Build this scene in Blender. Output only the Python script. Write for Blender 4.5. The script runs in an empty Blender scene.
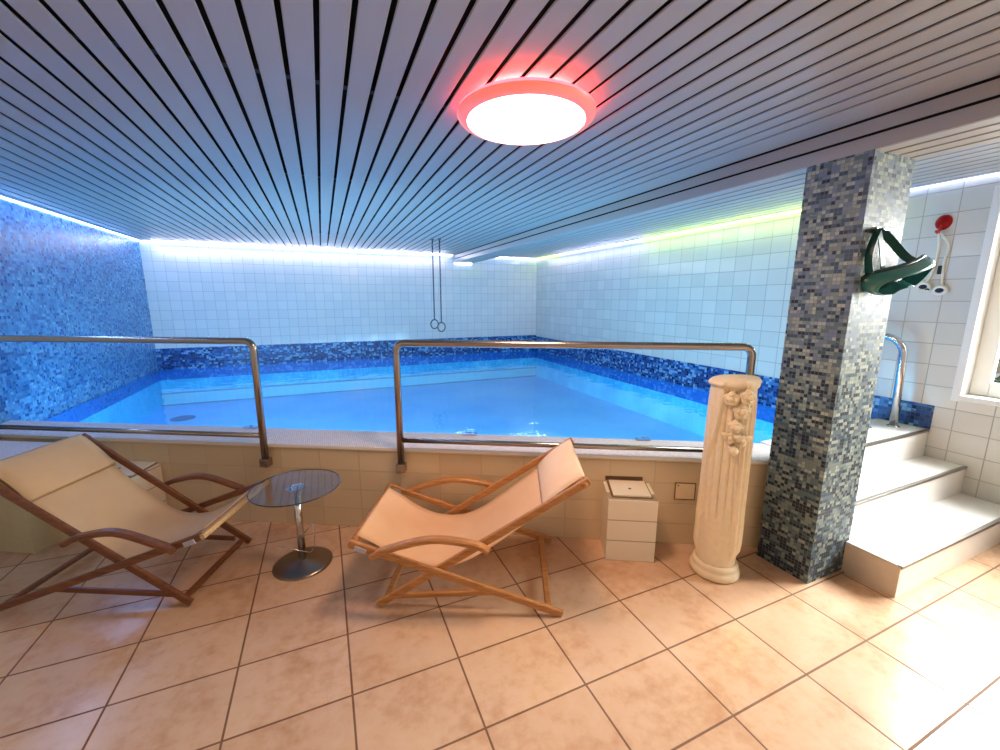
import bpy, bmesh, math, random
from mathutils import Vector, Matrix, noise
random.seed(7)
SC = bpy.context.scene
COL = SC.collection
PI = math.pi

# ------------------------------------------------------------------ helpers
def tag(o, label=None, cat=None, group=None, kind=None):
    if label: o['label'] = label
    if cat: o['category'] = cat
    if group: o['group'] = group
    if kind: o['kind'] = kind
    return o

def empty(name, loc=(0, 0, 0), rz=0.0, label=None, cat=None, group=None):
    o = bpy.data.objects.new(name, None)
    COL.objects.link(o)
    o.location = loc
    o.rotation_euler = (0, 0, rz)
    o.empty_display_size = 0.05
    return tag(o, label, cat, group)

def obj(name, bm, mat, parent=None, smooth=False, bevel=0, solid=0, mw=None):
    me = bpy.data.meshes.new(name)
    bmesh.ops.recalc_face_normals(bm, faces=bm.faces[:])
    bm.to_mesh(me)
    bm.free()
    if isinstance(mat, (list, tuple)):
        for m in mat: me.materials.append(m)
    else:
        me.materials.append(mat)
    o = bpy.data.objects.new(name, me)
    COL.objects.link(o)
    if parent: o.parent = parent
    if smooth:
        for p in me.polygons: p.use_smooth = True
    if solid:
        s = o.modifiers.new('solid', 'SOLIDIFY'); s.thickness = solid; s.offset = 0
    if bevel:
        b = o.modifiers.new('bevel', 'BEVEL'); b.width = bevel; b.segments = 2; b.limit_method = 'ANGLE'
    return o

def box(bm, x0, x1, y0, y1, z0, z1, mi=0):
    v = [bm.verts.new(p) for p in ((x0,y0,z0),(x1,y0,z0),(x1,y1,z0),(x0,y1,z0),(x0,y0,z1),(x1,y0,z1),(x1,y1,z1),(x0,y1,z1))]
    for f in ((0,3,2,1),(4,5,6,7),(0,1,5,4),(1,2,6,5),(2,3,7,6),(3,0,4,7)):
        fc = bm.faces.new([v[i] for i in f]); fc.material_index = mi
    return v

def prism(bm, pts, z0, z1):
    a = [bm.verts.new((p[0], p[1], z0)) for p in pts]
    b = [bm.verts.new((p[0], p[1], z1)) for p in pts]
    bm.faces.new(a[::-1]); bm.faces.new(b)
    n = len(pts)
    for i in range(n):
        bm.faces.new((a[i], a[(i+1) % n], b[(i+1) % n], b[i]))

def quad(bm, *p):
    return bm.faces.new([bm.verts.new(q) for q in p])

def lathe(bm, prof, n=32, c=(0, 0), cap=True):
    rings = []
    for r, z in prof:
        rings.append([bm.verts.new((c[0]+r*math.cos(2*PI*i/n), c[1]+r*math.sin(2*PI*i/n), z)) for i in range(n)])
    for a, b in zip(rings, rings[1:]):
        for i in range(n):
            bm.faces.new((a[i], a[(i+1) % n], b[(i+1) % n], b[i]))
    if cap:
        bm.faces.new(rings[0][::-1]); bm.faces.new(rings[-1])

def frames(path, up=None, closed=False):
    P = [Vector(p) for p in path]
    n = len(P); T = []
    for i in range(n):
        if closed: t = P[(i+1) % n]-P[i-1]
        elif i == 0: t = P[1]-P[0]
        elif i == n-1: t = P[-1]-P[-2]
        else: t = (P[i+1]-P[i]).normalized()+(P[i]-P[i-1]).normalized()
        T.append(t.normalized())
    out = []
    if up is not None:
        u0 = Vector(up)
        for p, t in zip(P, T):
            s = u0.cross(t).normalized(); u = t.cross(s).normalized(); out.append((p, t, s, u))
        return out
    a = Vector((0, 0, 1)) if abs(T[0].z) < .9 else Vector((1, 0, 0))
    s = a.cross(T[0]).normalized()
    for p, t in zip(P, T):
        s = (s-t*s.dot(t)).normalized(); u = t.cross(s).normalized(); out.append((p, t, s, u))
    return out

def tube(bm, path, r, n=10, closed=False):
    fr = frames(path, closed=closed); rings = []
    rr = r if isinstance(r, (list, tuple)) else [r]*len(fr)
    for (p, t, s, u), q in zip(fr, rr):
        rings.append([bm.verts.new(p+s*q*math.cos(2*PI*i/n)+u*q*math.sin(2*PI*i/n)) for i in range(n)])
    pr = list(zip(rings, rings[1:]))
    if closed: pr.append((rings[-1], rings[0]))
    for a, b in pr:
        for i in range(n):
            bm.faces.new((a[i], a[(i+1) % n], b[(i+1) % n], b[i]))
    if not closed:
        bm.faces.new(rings[0][::-1]); bm.faces.new(rings[-1])

def bar(bm, path, w, h, up, ch=.004):
    """rectangular bar with chamfered edges: w across (s), h along up"""
    fr = frames(path, up=up); rings = []
    a, b = w/2, h/2; c = min(ch, a*.6, b*.6)
    sec = [(a-c,-b),(a,-b+c),(a,b-c),(a-c,b),(-a+c,b),(-a,b-c),(-a,-b+c),(-a+c,-b)]
    for p, t, s, u in fr:
        rings.append([bm.verts.new(p+s*x+u*y) for x, y in sec])
    for A_, B_ in zip(rings, rings[1:]):
        for i in range(8):
            bm.faces.new((A_[i], A_[(i+1) % 8], B_[(i+1) % 8], B_[i]))
    bm.faces.new(rings[0][::-1]); bm.faces.new(rings[-1])

def round_path(pts, r, seg=8):
    P = [Vector(p) for p in pts]; out = [P[0]]
    for i in range(1, len(P)-1):
        a = (P[i-1]-P[i]); b = (P[i+1]-P[i]); rr = min(r, a.length*.49, b.length*.49)
        A_ = P[i]+a.normalized()*rr; B_ = P[i]+b.normalized()*rr
        for k in range(seg+1):
            t = k/seg
            out.append(A_.lerp(P[i], t).lerp(P[i].lerp(B_, t), t))
    out.append(P[-1])
    return out

def bez(pts, n):
    """Catmull-Rom through 2D/3D points"""
    P = [Vector(p) for p in pts]; P = [P[0]*2-P[1]]+P+[P[-1]*2-P[-2]]; out = []
    for i in range(1, len(P)-2):
        for k in range(n):
            t = k/n; a, b, c, d = P[i-1:i+3]
            out.append(.5*((2*b)+(c-a)*t+(2*a-5*b+4*c-d)*t*t+(3*b-a-3*c+d)*t**3))
    out.append(P[-2]); return out

# ------------------------------------------------------------------ materials
def srgb(r, g, b):
    f = lambda v: (v/12.92 if v <= .04045 else ((v+.055)/1.055)**2.4)
    return (f(r/255), f(g/255), f(b/255), 1)

class NT:
    def __init__(s, name):
        s.m = bpy.data.materials.new(name); s.m.use_nodes = True
        s.t = s.m.node_tree; s.n = s.t.nodes; s.l = s.t.links
        s.n.clear()
        s.out = s.n.new('ShaderNodeOutputMaterial')
        s.p = s.n.new('ShaderNodeBsdfPrincipled')
        s.l.new(s.p.outputs[0], s.out.inputs[0])
    def node(s, t, **kw):
        n = s.n.new(t)
        for k, v in kw.items(): setattr(n, k, v)
        return n
    def put(s, inp, v):
        if hasattr(v, 'links') or isinstance(v, bpy.types.NodeSocket): s.l.new(v, inp)
        else: inp.default_value = v
    def math(s, op, a, b=None, c=None):
        n = s.node('ShaderNodeMath', operation=op)
        s.put(n.inputs[0], a)
        if b is not None: s.put(n.inputs[1], b)
        if c is not None: s.put(n.inputs[2], c)
        return n.outputs[0]
    def pos(s):
        g = s.node('ShaderNodeNewGeometry'); x = s.node('ShaderNodeSeparateXYZ')
        s.l.new(g.outputs['Position'], x.inputs[0]); return x.outputs, g.outputs['Position']
    def vec(s, x, y, z=0.0):
        c = s.node('ShaderNodeCombineXYZ')
        for i, v in enumerate((x, y, z)): s.put(c.inputs[i], v)
        return c.outputs[0]
    def ramp(s, fac, stops, interp='LINEAR'):
        r = s.node('ShaderNodeValToRGB'); r.color_ramp.interpolation = interp
        e = r.color_ramp.elements
        while len(e) > 1: e.remove(e[-1])
        e[0].position, e[0].color = stops[0]
        for p, c in stops[1:]:
            q = e.new(p); q.color = c
        s.l.new(fac, r.inputs[0]); return r.outputs[0]
    def mix(s, f, a, b, mode='MIX'):
        n = s.node('ShaderNodeMix', data_type='RGBA', blend_type=mode)
        s.put(n.inputs[0], f); s.put(n.inputs[6], a); s.put(n.inputs[7], b); return n.outputs[2]
    def noise(s, vec, scale, detail=3, rough=.5):
        n = s.node('ShaderNodeTexNoise'); s.l.new(vec, n.inputs['Vector'])
        n.inputs['Scale'].default_value = scale; n.inputs['Detail'].default_value = detail
        n.inputs['Roughness'].default_value = rough
        return n.outputs[0]
    def bump(s, h, strength, dist=.002):
        b = s.node('ShaderNodeBump'); b.inputs['Strength'].default_value = strength
        b.inputs['Distance'].default_value = dist; s.l.new(h, b.inputs['Height'])
        s.l.new(b.outputs[0], s.p.inputs['Normal'])
    def set(s, **kw):
        for k, v in kw.items():
            s.put(s.p.inputs[k.replace('_', ' ')], v)
        return s

def plain(name, col, rough=.5, metal=0, nz=0.0, nscale=20, spec=None):
    t = NT(name)
    if nz:
        o, P = t.pos()
        f = t.noise(P, nscale)
        c2 = tuple(c*(1-nz) for c in col[:3])+(1,)
        c1 = tuple(min(1, c*(1+nz*.6)) for c in col[:3])+(1,)
        t.set(Base_Color=t.ramp(f, [(.3, c2), (.7, c1)]))
    else:
        t.set(Base_Color=col)
    t.set(Roughness=rough, Metallic=metal)
    if spec is not None: t.p.inputs['Specular IOR Level'].default_value = spec
    return t.m

def tile_mat(name, w, h, c1, c2, cm, mortar=.003, rough=.15, ucoef=(1, 1), uoff=0, voff=0, offset=0.0, bump=.4, vertical=True):
    t = NT(name); o, P = t.pos()
    if vertical:
        U = t.math('ADD', t.math('MULTIPLY', o[0], ucoef[0]), t.math('MULTIPLY', o[1], ucoef[1]))
        U = t.math('ADD', U, uoff+50*w); V = t.math('ADD', o[2], voff+20*h)
    else:
        U = t.math('ADD', o[0], uoff+50*w); V = t.math('ADD', o[1], voff+50*h)
    b = t.node('ShaderNodeTexBrick'); b.offset = offset; b.squash = 1
    t.l.new(t.vec(U, V), b.inputs['Vector'])
    b.inputs['Scale'].default_value = 1; b.inputs['Brick Width'].default_value = w
    b.inputs['Row Height'].default_value = h; b.inputs['Mortar Size'].default_value = mortar
    b.inputs['Mortar Smooth'].default_value = .2; b.inputs['Bias'].default_value = 0
    b.inputs['Color1'].default_value = c1; b.inputs['Color2'].default_value = c2; b.inputs['Mortar'].default_value = cm
    inv = t.math('SUBTRACT', 1.0, b.outputs['Fac'])
    t.set(Base_Color=b.outputs['Color'], Roughness=t.math('MULTIPLY_ADD', b.outputs['Fac'], .5, rough))
    wob = t.math('MULTIPLY', t.noise(P, 9, 1), .35)
    t.bump(t.math('ADD', inv, wob), bump, .003)
    return t, b, P

def mosaic_mat(name, cell, stops, grout, rough=.2, merge=.45, gw=.12, cloud=None, low=0):
    t = NT(name); o, P = t.pos()
    U = t.math('DIVIDE', t.math('ADD', t.math('ADD', o[0], o[1]), 40.0), cell)
    V = t.math('DIVIDE', t.math('ADD', o[2], 10.0), cell)
    fu, fv = t.math('FLOOR', U), t.math('FLOOR', V)
    # pairs of neighbouring tiles share a tone, staggered by row
    sh = t.math('ADD', U, t.math('MULTIPLY', t.math('MODULO', fv, 3.0), 1.0))
    fp = t.math('FLOOR', t.math('DIVIDE', sh, 2.0))
    def wn(v):
        n = t.node('ShaderNodeTexWhiteNoise', noise_dimensions='3D'); t.l.new(v, n.inputs['Vector']); return n.outputs['Value']
    a = wn(t.vec(fu, fv, 1.0)); b = wn(t.vec(fp, fv, 2.0)); sel = wn(t.vec(fp, fv, 3.0))
    k = t.math('LESS_THAN', sel, merge)
    val = t.math('ADD', t.math('MULTIPLY', a, t.math('SUBTRACT', 1.0, k)), t.math('MULTIPLY', b, k))
    if cloud:
        cl = t.math('MULTIPLY', t.math('SUBTRACT', t.noise(P, cloud[0], 2), .5), cloud[1])
        val = t.math('ADD', val, cl)
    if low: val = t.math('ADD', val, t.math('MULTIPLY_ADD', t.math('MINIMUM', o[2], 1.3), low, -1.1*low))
    c = t.ramp(val, stops, 'CONSTANT')
    gu = t.math('LESS_THAN', t.math('FRACT', U), gw); gv = t.math('LESS_THAN', t.math('FRACT', V), gw)
    g = t.math('MAXIMUM', gu, gv)
    t.set(Base_Color=t.mix(g, c, grout), Roughness=t.math('MULTIPLY_ADD', g, .5, t.math('MULTIPLY_ADD', a, .15, rough)))
    t.bump(t.math('SUBTRACT', t.math('MULTIPLY', a, .5), g), .35, .001)
    return t.m

def emit(name, col, s):
    t = NT(name); e = t.node('ShaderNodeEmission'); e.inputs[0].default_value = col; e.inputs[1].default_value = s
    t.l.new(e.outputs[0], t.out.inputs[0]); return t.m

def wood(name, c1, c2, rough=.35):
    t = NT(name)
    tc = t.node('ShaderNodeTexCoord'); mp = t.node('ShaderNodeMapping'); mp.inputs['Scale'].default_value = (4, 40, 40)
    t.l.new(tc.outputs['Object'], mp.inputs[0])
    f = t.noise(mp.outputs[0], 2.2, 4, .6)
    t.set(Base_Color=t.ramp(f, [(.3, c1), (.7, c2)]), Roughness=rough)
    t.bump(f, .15, .001); return t.m

def fabric(name, c1, c2):
    t = NT(name); tc = t.node('ShaderNodeTexCoord')
    w = t.node('ShaderNodeTexWave', wave_type='BANDS', bands_direction='Y'); w.inputs['Scale'].default_value = 120; w.inputs['Distortion'].default_value = 1
    t.l.new(tc.outputs['Object'], w.inputs[0])
    w2 = t.node('ShaderNodeTexWave', wave_type='BANDS', bands_direction='X'); w2.inputs['Scale'].default_value = 120; w2.inputs['Distortion'].default_value = 1
    t.l.new(tc.outputs['Object'], w2.inputs[0])
    f = t.noise(tc.outputs['Object'], 5, 3)
    t.set(Base_Color=t.ramp(f, [(.3, c1), (.7, c2)]), Roughness=.85)
    t.bump(t.math('ADD', w.outputs['Fac'], w2.outputs['Fac']), .25, .0008); return t.m

# floor
tf, bfl, PF = tile_mat('floor_tiles', .40, .297, srgb(222,190,160), srgb(214,180,150), srgb(128,94,68), mortar=.0042, rough=.22, vertical=False, bump=.5)
fz = tf.noise(PF, 3.2, 6, .62); fz2 = tf.noise(PF, 22, 5, .6)
vv = tf.ramp(tf.math('ADD', tf.math('MULTIPLY', fz, .65), tf.math('MULTIPLY', fz2, .35)), [(.34, srgb(228,208,190)), (.50, srgb(250,244,238)), (.64, srgb(255,255,255))])
tf.l.new(tf.mix(1.0, bfl.outputs['Color'], vv, 'MULTIPLY'), tf.p.inputs['Base Color'])
M_floor = tf.m
M_white_tile = tile_mat('white_square_tiles', .13, .13, srgb(228,222,216), srgb(220,216,212), srgb(168,166,168), mortar=.0022, rough=.12, voff=-.724+.13*6)[0].m
M_right_tile = tile_mat('cream_square_tiles', .17, .14, srgb(226,220,208), srgb(216,211,200), srgb(176,170,158), mortar=.003, rough=.14, voff=-.70+.14*5)[0].m
M_para_tile = tile_mat('cream_wide_tiles', .25, .125, srgb(224,203,168), srgb(216,194,158), srgb(200,176,140), mortar=.0025, rough=.2, ucoef=(.88, -.475), voff=0, bump=.6)[0].m
M_box_tile = tile_mat('cream_box_tiles', 3.0, .12, srgb(236,226,204), srgb(236,226,204), srgb(170,152,126), mortar=.003, rough=.22, ucoef=(.88, -.475), uoff=.6, voff=0)[0].m
M_coping = tile_mat('white_pebble_coping', .012, .012, srgb(236,230,232), srgb(214,206,212), srgb(196,186,192), mortar=.0015, rough=.5, vertical=False)[0].m
M_step = plain('white_step_tile', srgb(250,248,244), .25, nz=.04, nscale=6)
M_stepside = plain('beige_step_side', srgb(214,196,172), .4, nz=.05)
M_rear = plain('white_plaster', srgb(222,214,202), .7)
M_mosL = mosaic_mat('blue_mosaic_wall', .024, [(0, srgb(30,82,138)), (.2, srgb(56,112,164)), (.45, srgb(78,138,184)), (.75, srgb(98,156,196)), (.94, srgb(126,176,208))], srgb(84,134,176), rough=.25, merge=.5, gw=.08, cloud=(5, .5))
M_band = mosaic_mat('deep_blue_mosaic_band', .026, [(0, srgb(8,34,92)), (.34, srgb(20,66,134)), (.6, srgb(58,118,178)), (.82, srgb(128,176,210))], srgb(60,100,150), rough=.25, merge=.4, gw=.08, cloud=(8, .4))
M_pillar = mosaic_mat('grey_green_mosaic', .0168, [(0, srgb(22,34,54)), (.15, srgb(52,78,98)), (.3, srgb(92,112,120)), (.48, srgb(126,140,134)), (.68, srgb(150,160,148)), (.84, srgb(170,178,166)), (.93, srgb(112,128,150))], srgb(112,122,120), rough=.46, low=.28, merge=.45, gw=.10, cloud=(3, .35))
M_slat = plain('pale_metal_slats', srgb(172,167,160), .38, metal=.0)
M_slat.node_tree.nodes['Principled BSDF'].inputs['Specular IOR Level'].default_value = .6
M_void = plain('black_void', (.004, .004, .004, 1), .9)
M_steel = plain('brushed_stainless_steel', srgb(172,162,155), .22, metal=1)
M_chrome = plain('polished_steel', srgb(205,205,208), .12, metal=1)
M_woodA = wood('golden_teak', srgb(172,112,60), srgb(208,150,92))
M_woodB = wood('dark_teak', srgb(102,60,38), srgb(136,84,54))
M_woodE = wood('pale_worn_wood', srgb(196,160,106), srgb(222,190,134))
M_cloth = fabric('sand_canvas', srgb(242,196,150), srgb(248,206,164))
M_cloth_shaded = fabric('shaded_canvas', srgb(214,178,138), srgb(224,190,150))  # canvas for the dimmer left side, shade put into the colour
M_cloth2 = fabric('cream_canvas', srgb(250,216,184), srgb(252,226,198))
M_stone = plain('cream_cast_stone', srgb(242,224,190), .75, nz=.05, nscale=40)
M_frame = plain('white_window_paint', srgb(244,242,236), .4)
M_nose = plain('aluminium_nosing', srgb(150,146,140), .35, metal=.8)
M_teal = plain('dark_teal_rubber', srgb(10,74,72), .3)
M_tealb = plain('black_teal_frame', srgb(8,34,40), .25)
M_wsil = plain('white_silicone', srgb(236,232,218), .35)
M_dark = plain('black_plastic', srgb(24,24,26), .4)
M_red = plain('red_plastic', srgb(214,24,22), .3)
M_bluetag = plain('pale_steel_plate', srgb(190,196,214), .3, metal=.7)
M_brown = plain('brown_opening', srgb(120,94,52), .7)
# pool liner
tl = NT('sky_blue_pool_liner'); o_, P_ = tl.pos()
nn = tl.noise(P_, 1.2, 3)
tl.set(Base_Color=tl.ramp(nn, [(.3, srgb(104,196,252)), (.7, srgb(140,214,255))]), Roughness=.6)
tl.p.inputs['Emission Color'].default_value = srgb(40,140,240)
M_liner = tl.m
tl = NT('turquoise_pool_liner'); o_, P_ = tl.pos()
nn = tl.noise(P_, 2.5, 4)
tl.set(Base_Color=tl.ramp(nn, [(.3, srgb(52,184,232)), (.7, srgb(104,220,246))]), Roughness=.5)
M_liner2 = tl.m
tl = NT('pale_turquoise_ledge')
tl.set(Base_Color=srgb(96,196,214), Roughness=.5); M_ledge = tl.m
# water: fresnel reflection over clear transmission, gentle ripples
tw = NT('clear_pool_water'); o_, P_ = tw.pos()
tw.n.remove(tw.p)
n1 = tw.node('ShaderNodeTexNoise'); tw.l.new(P_, n1.inputs['Vector']); n1.inputs['Scale'].default_value = 3.2; n1.inputs['Detail'].default_value = 3
bp = tw.node('ShaderNodeBump'); bp.inputs['Strength'].default_value = .14; bp.inputs['Distance'].default_value = .05
tw.l.new(n1.outputs[0], bp.inputs['Height'])
fr = tw.node('ShaderNodeFresnel'); fr.inputs[0].default_value = 1.31; tw.l.new(bp.outputs[0], fr.inputs['Normal'])
gl = tw.node('ShaderNodeBsdfGlossy'); gl.inputs['Roughness'].default_value = .02; gl.inputs[0].default_value = (.9, .95, 1, 1); tw.l.new(bp.outputs[0], gl.inputs['Normal'])
tr = tw.node('ShaderNodeBsdfTransparent'); tr.inputs[0].default_value = srgb(205,238,252)
mx = tw.node('ShaderNodeMixShader'); tw.l.new(fr.outputs[0], mx.inputs[0]); tw.l.new(tr.outputs[0], mx.inputs[1]); tw.l.new(gl.outputs[0], mx.inputs[2])
tw.l.new(mx.outputs[0], tw.out.inputs[0]); M_water = tw.m
def glassy(name, tint, ior=1.45, rough=.02, extra=0.0):
    t = NT(name); t.n.remove(t.p)
    lw = t.node('ShaderNodeLayerWeight'); lw.inputs[0].default_value = .5; f = t.math('MULTIPLY_ADD', t.math('POWER', lw.outputs['Facing'], 4.0), .55, .03)
    g = t.node('ShaderNodeBsdfGlossy'); g.inputs['Roughness'].default_value = rough
    r = t.node('ShaderNodeBsdfTransparent'); r.inputs[0].default_value = tint
    m = t.node('ShaderNodeMixShader'); t.l.new(t.math('ADD', f, extra), m.inputs[0]); t.l.new(r.outputs[0], m.inputs[1]); t.l.new(g.outputs[0], m.inputs[2])
    t.l.new(m.outputs[0], t.out.inputs[0]); return t.m
M_glass = glassy('clear_pane_glass', (.95, .97, .96, 1))
M_tglass = glassy('smoky_table_glass', srgb(238,238,240), extra=.05)
M_mglass = glassy('mask_lens_glass', srgb(170,220,214), extra=.15)
M_clip = glassy('clear_plastic', srgb(236,236,242), extra=.08)

# ------------------------------------------------------------------ room shell
XL, XR, YB, YF = -2.15, 3.76, 4.77, -3.6
ZC, ZB, ZW, ZK = 2.149, 2.02, .435, .535
A = Vector((-.58, .644, 0)); D = Vector((.88, -.475, 0)).normalized(); N = Vector((-.475, -.88, 0)).normalized()
def pf(s, off, z=0.0):
    q = A+D*s+N*off; return (q.x, q.y, z)
def on_line(x, off):       # y of the line parallel to the parapet face at offset
    q = A+N*off; s = (x-q.x)/D.x; return q.y+D.y*s

bm = bmesh.new(); box(bm, XL-.1, XR+.1, YF-.1, on_line(XL, -.28), -.1, 0)
# floor stops short of the pool: cut as polygon
bm.free(); bm = bmesh.new()
prism(bm, [(XL-.1, YF-.1), (XR+.1, YF-.1), (XR+.1, -1.0), (2.5, -1.0), (XL-.1, on_line(XL-.1, -.05))], -.1, 0)
tag(obj('floor', bm, M_floor), kind='structure')

bm = bmesh.new(); box(bm, XL-.12, XL, on_line(XL, -.0)-.0, YB+.12, -.1, 2.3)
tag(obj('wall_left', bm, M_mosL), kind='structure')
bm = bmesh.new(); box(bm, XL-.12, XL, YF, on_line(XL, 0)-.002, -.1, 2.3)
tag(obj('wall_left_front', bm, M_rear), kind='structure')
bm = bmesh.new(); box(bm, XL, XR, YB, YB+.12, -.1, 2.3)
tag(obj('wall_back', bm, M_white_tile), kind='structure')
bm = bmesh.new(); box(bm, XL-.12, XR+.12, YF-.12, YF, -.1, 2.3)
tag(obj('wall_front', bm, M_rear), kind='structure')
# right wall with the window hole
WY0, WY1, WZ0, WZ1 = -2.45, -1.04, .79, 2.05
bm = bmesh.new()
box(bm, XR, XR+.2, WY1, YB+.12, -.1, 2.3); box(bm, XR, XR+.2, YF, WY0, -.1, 2.3)
box(bm, XR, XR+.2, WY0, WY1, -.1, WZ0); box(bm, XR, XR+.2, WY0, WY1, WZ1, 2.3)
tag(obj('wall_right', bm, M_right_tile), kind='structure')
YL = -.647
# mosaic bands round the pool
bm = bmesh.new(); box(bm, XL+.001, XR, YB-.006, YB, .3, .724)
tag(obj('trim_1', bm, M_band), kind='structure')
bm = bmesh.new(); box(bm, XR-.006, XR, YL, YB-.006, .3, .705); box(bm, XR-.006, XR, -.94, YL, ZK+.004, .705)
tag(obj('trim_2', bm, M_band), kind='structure')

# window: deep white reveal, sash, glass
win = empty('window_1', (XR, (WY0+WY1)/2, WZ0)); tag(win, kind='structure')
def wob(name, fn, m, **k):
    b = bmesh.new(); fn(b); 
    for v in b.verts: v.co -= Vector(win.location)
    return obj(name, b, m, win, **k)
def casing(b):
    for y0, y1, z0, z1 in ((WY1-.012, WY1+.03, WZ0-.03, WZ1+.03), (WY0-.03, WY0+.012, WZ0-.03, WZ1+.03), (WY0, WY1, WZ1-.012, WZ1+.03)):
        box(b, XR-.012, XR+.2, y0, y1, z0, z1)
wob('window_casing', casing, M_frame, bevel=.003)
wob('window_sill', lambda b: box(b, XR-.02, XR+.2, WY0, WY1, WZ0-.02, WZ0+.012), M_frame, bevel=.003)
def sash(b):
    x0, x1 = XR+.10, XR+.15
    for y0, y1, z0, z1 in ((WY1-.095, WY1-.0125, WZ0+.0125, WZ1-.0125), (WY0+.0125, WY0+.095, WZ0+.0125, WZ1-.0125), (WY0+.0955, WY1-.0955, WZ0+.0125, WZ0+.10), (WY0+.0955, WY1-.0955, WZ1-.10, WZ1-.0125), ((WY0+WY1)/2-.05, (WY0+WY1)/2+.05, WZ0+.1005, WZ1-.1005)):
        box(b, x0, x1, y0, y1, z0, z1)
wob('window_sash', sash, M_frame, bevel=.004)
wob('window_pane', lambda b: box(b, XR+.122, XR+.128, WY0+.05, WY1-.05, WZ0+.06, WZ1-.06), M_glass)

# ceiling: metal slats running towards the back wall, black void above
def slat(b, x0, x1, y0, y1, z):
    e = .004
    p = [(x0+.001, z+.006), (x0, z+.003), (x0+.003, z), (x1-.003, z), (x1, z+.003), (x1-.001, z+.006)]
    r = [[b.verts.new((x, y, zz)) for x, zz in p] for y in (y0, y1)]
    for i in range(5): b.faces.new((r[0][i], r[0][i+1], r[1][i+1], r[1][i]))
    b.faces.new(r[0]); b.faces.new(r[1])
PP, X0, GAP = .0915, .0385, .0150
FX = 2.140
bm = bmesh.new(); i = -26
while True:
    g = X0+i*PP; x0, x1 = g+GAP/2, g+PP-GAP/2
    i += 1
    if x1 < XL+.03: continue
    if x0 > 1.93:
        slat(bm, x0, FX-.004, YF, YB-.03, ZC); break
    slat(bm, max(x0, XL+.03), x1, YF, YB-.03, ZC)
tag(obj('ceiling', bm, M_slat), kind='structure')
bm = bmesh.new(); x = 2.485
while x < XR-.04:
    slat(bm, x, min(x+PP-GAP, XR-.03), YF, YB-.03, ZC); x += PP
tag(obj('ceiling_right', bm, M_slat), kind='structure')
bm = bmesh.new()
for z0, z1 in ((ZB+.002, ZB+.058), (ZB+.070, ZC-.008)):
    box(bm, FX, FX+.006, YF, YB-.03, z0, z1)
x = FX+.006
while x < 2.46:
    slat(bm, x, min(x+PP-GAP, 2.47), YF, YB-.03, ZB); x += PP
box(bm, 2.47, 2.476, YF, YB-.03, ZB+.002, ZC+.02)
tag(obj('ceiling_beam', bm, M_slat), kind='structure')
bm = bmesh.new(); box(bm, XL, XR, YF, YB, ZC+.055, ZC+.075); box(bm, FX+.012, 2.468, YF, YB-.03, ZB+.02, ZC+.04)
tag(obj('ceiling_void', bm, M_void), kind='structure')
bm = bmesh.new()
for y in (-1.75, -.5, .75, 2.0, 3.25, 4.4):
    box(bm, XL+.03, 2.12, y-.015, y+.015, ZC+.014, ZC+.04); box(bm, 2.49, XR-.03, y-.015, y+.015, ZC+.014, ZC+.04)
tag(obj('ceiling_carriers', bm, plain('dark_grey_carrier', srgb(52,46,44), .6)), kind='structure')

# ------------------------------------------------------------------ pool
inner = lambda x: on_line(x, -.28)
XS = 2.37
XS = 2.37
poly = [(XL+.004, inner(XL)), (XS, inner(XS)), (XR-.008, YL+.016), (XR-.008, YB-.008), (XL+.004, YB-.008)]
pool = empty('swimming_pool', (1.0, 2.0, -.02), label='bright blue indoor swimming pool behind the low cream tiled wall', cat='pool')
def rel(b, e):
    for v in b.verts: v.co -= Vector(e.location)
    return b
def inset(p, d=.004):
    c = Vector((1, 2)); return [(Vector(q)+(c-Vector(q)).normalized()*d)[:] for q in p]
pi_ = inset(poly)
bm = bmesh.new(); bm.faces.new([bm.verts.new((x, y, -.07)) for x, y in pi_]); obj('pool_floor', rel(bm, pool), M_liner, pool)
bm = bmesh.new()
for k in range(5):
    a, b = pi_[k], pi_[(k+1) % 5]
    quad(bm, (a[0], a[1], -.07), (b[0], b[1], -.07), (b[0], b[1], .432), (a[0], a[1], .432))
obj('pool_wall', rel(bm, pool), M_liner2, pool)
bm = bmesh.new(); pj = inset(poly, .008)  # reflection of the dark mosaic in the water, painted as a blue band
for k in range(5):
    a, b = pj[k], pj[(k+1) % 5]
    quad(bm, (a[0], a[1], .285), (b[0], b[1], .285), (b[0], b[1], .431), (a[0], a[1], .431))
obj('painted_reflection', rel(bm, pool), plain('deep_blue_painted_reflection', srgb(14,104,184), .4, nz=.1, nscale=4), pool)
bm = bmesh.new(); box(bm, XL+.01, XR-.012, YB-.09, YB-.012, -.068, .105); lg = obj('underwater_ledge', rel(bm, pool), M_ledge, pool, bevel=.01)
M_shadow_line = plain('dark_teal_painted_shadow', srgb(28,96,140), .5)  # shadow lines of the ledge, painted as thin dark strips
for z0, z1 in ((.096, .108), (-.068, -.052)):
    bm = bmesh.new(); box(bm, XL+.012, XR-.014, YB-.094, YB-.0905, z0, z1); obj('painted_shadow_line', rel(bm, pool), M_shadow_line, lg)
bm = bmesh.new()
lathe(bm, [(.13, -.069), (.13, -.062), (.11, -.056), (.02, -.056)], 24, (-1.70, 3.85)); obj('floor_drain', rel(bm, pool), plain('drain_blue_grey', srgb(30,84,140), .5), pool)
bm = bmesh.new()
NX, NY = 2, 2
bm.faces.new([bm.verts.new((x, y, ZW)) for x, y in poly])
wt = obj('pool_water', rel(bm, pool), M_water, pool)

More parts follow.
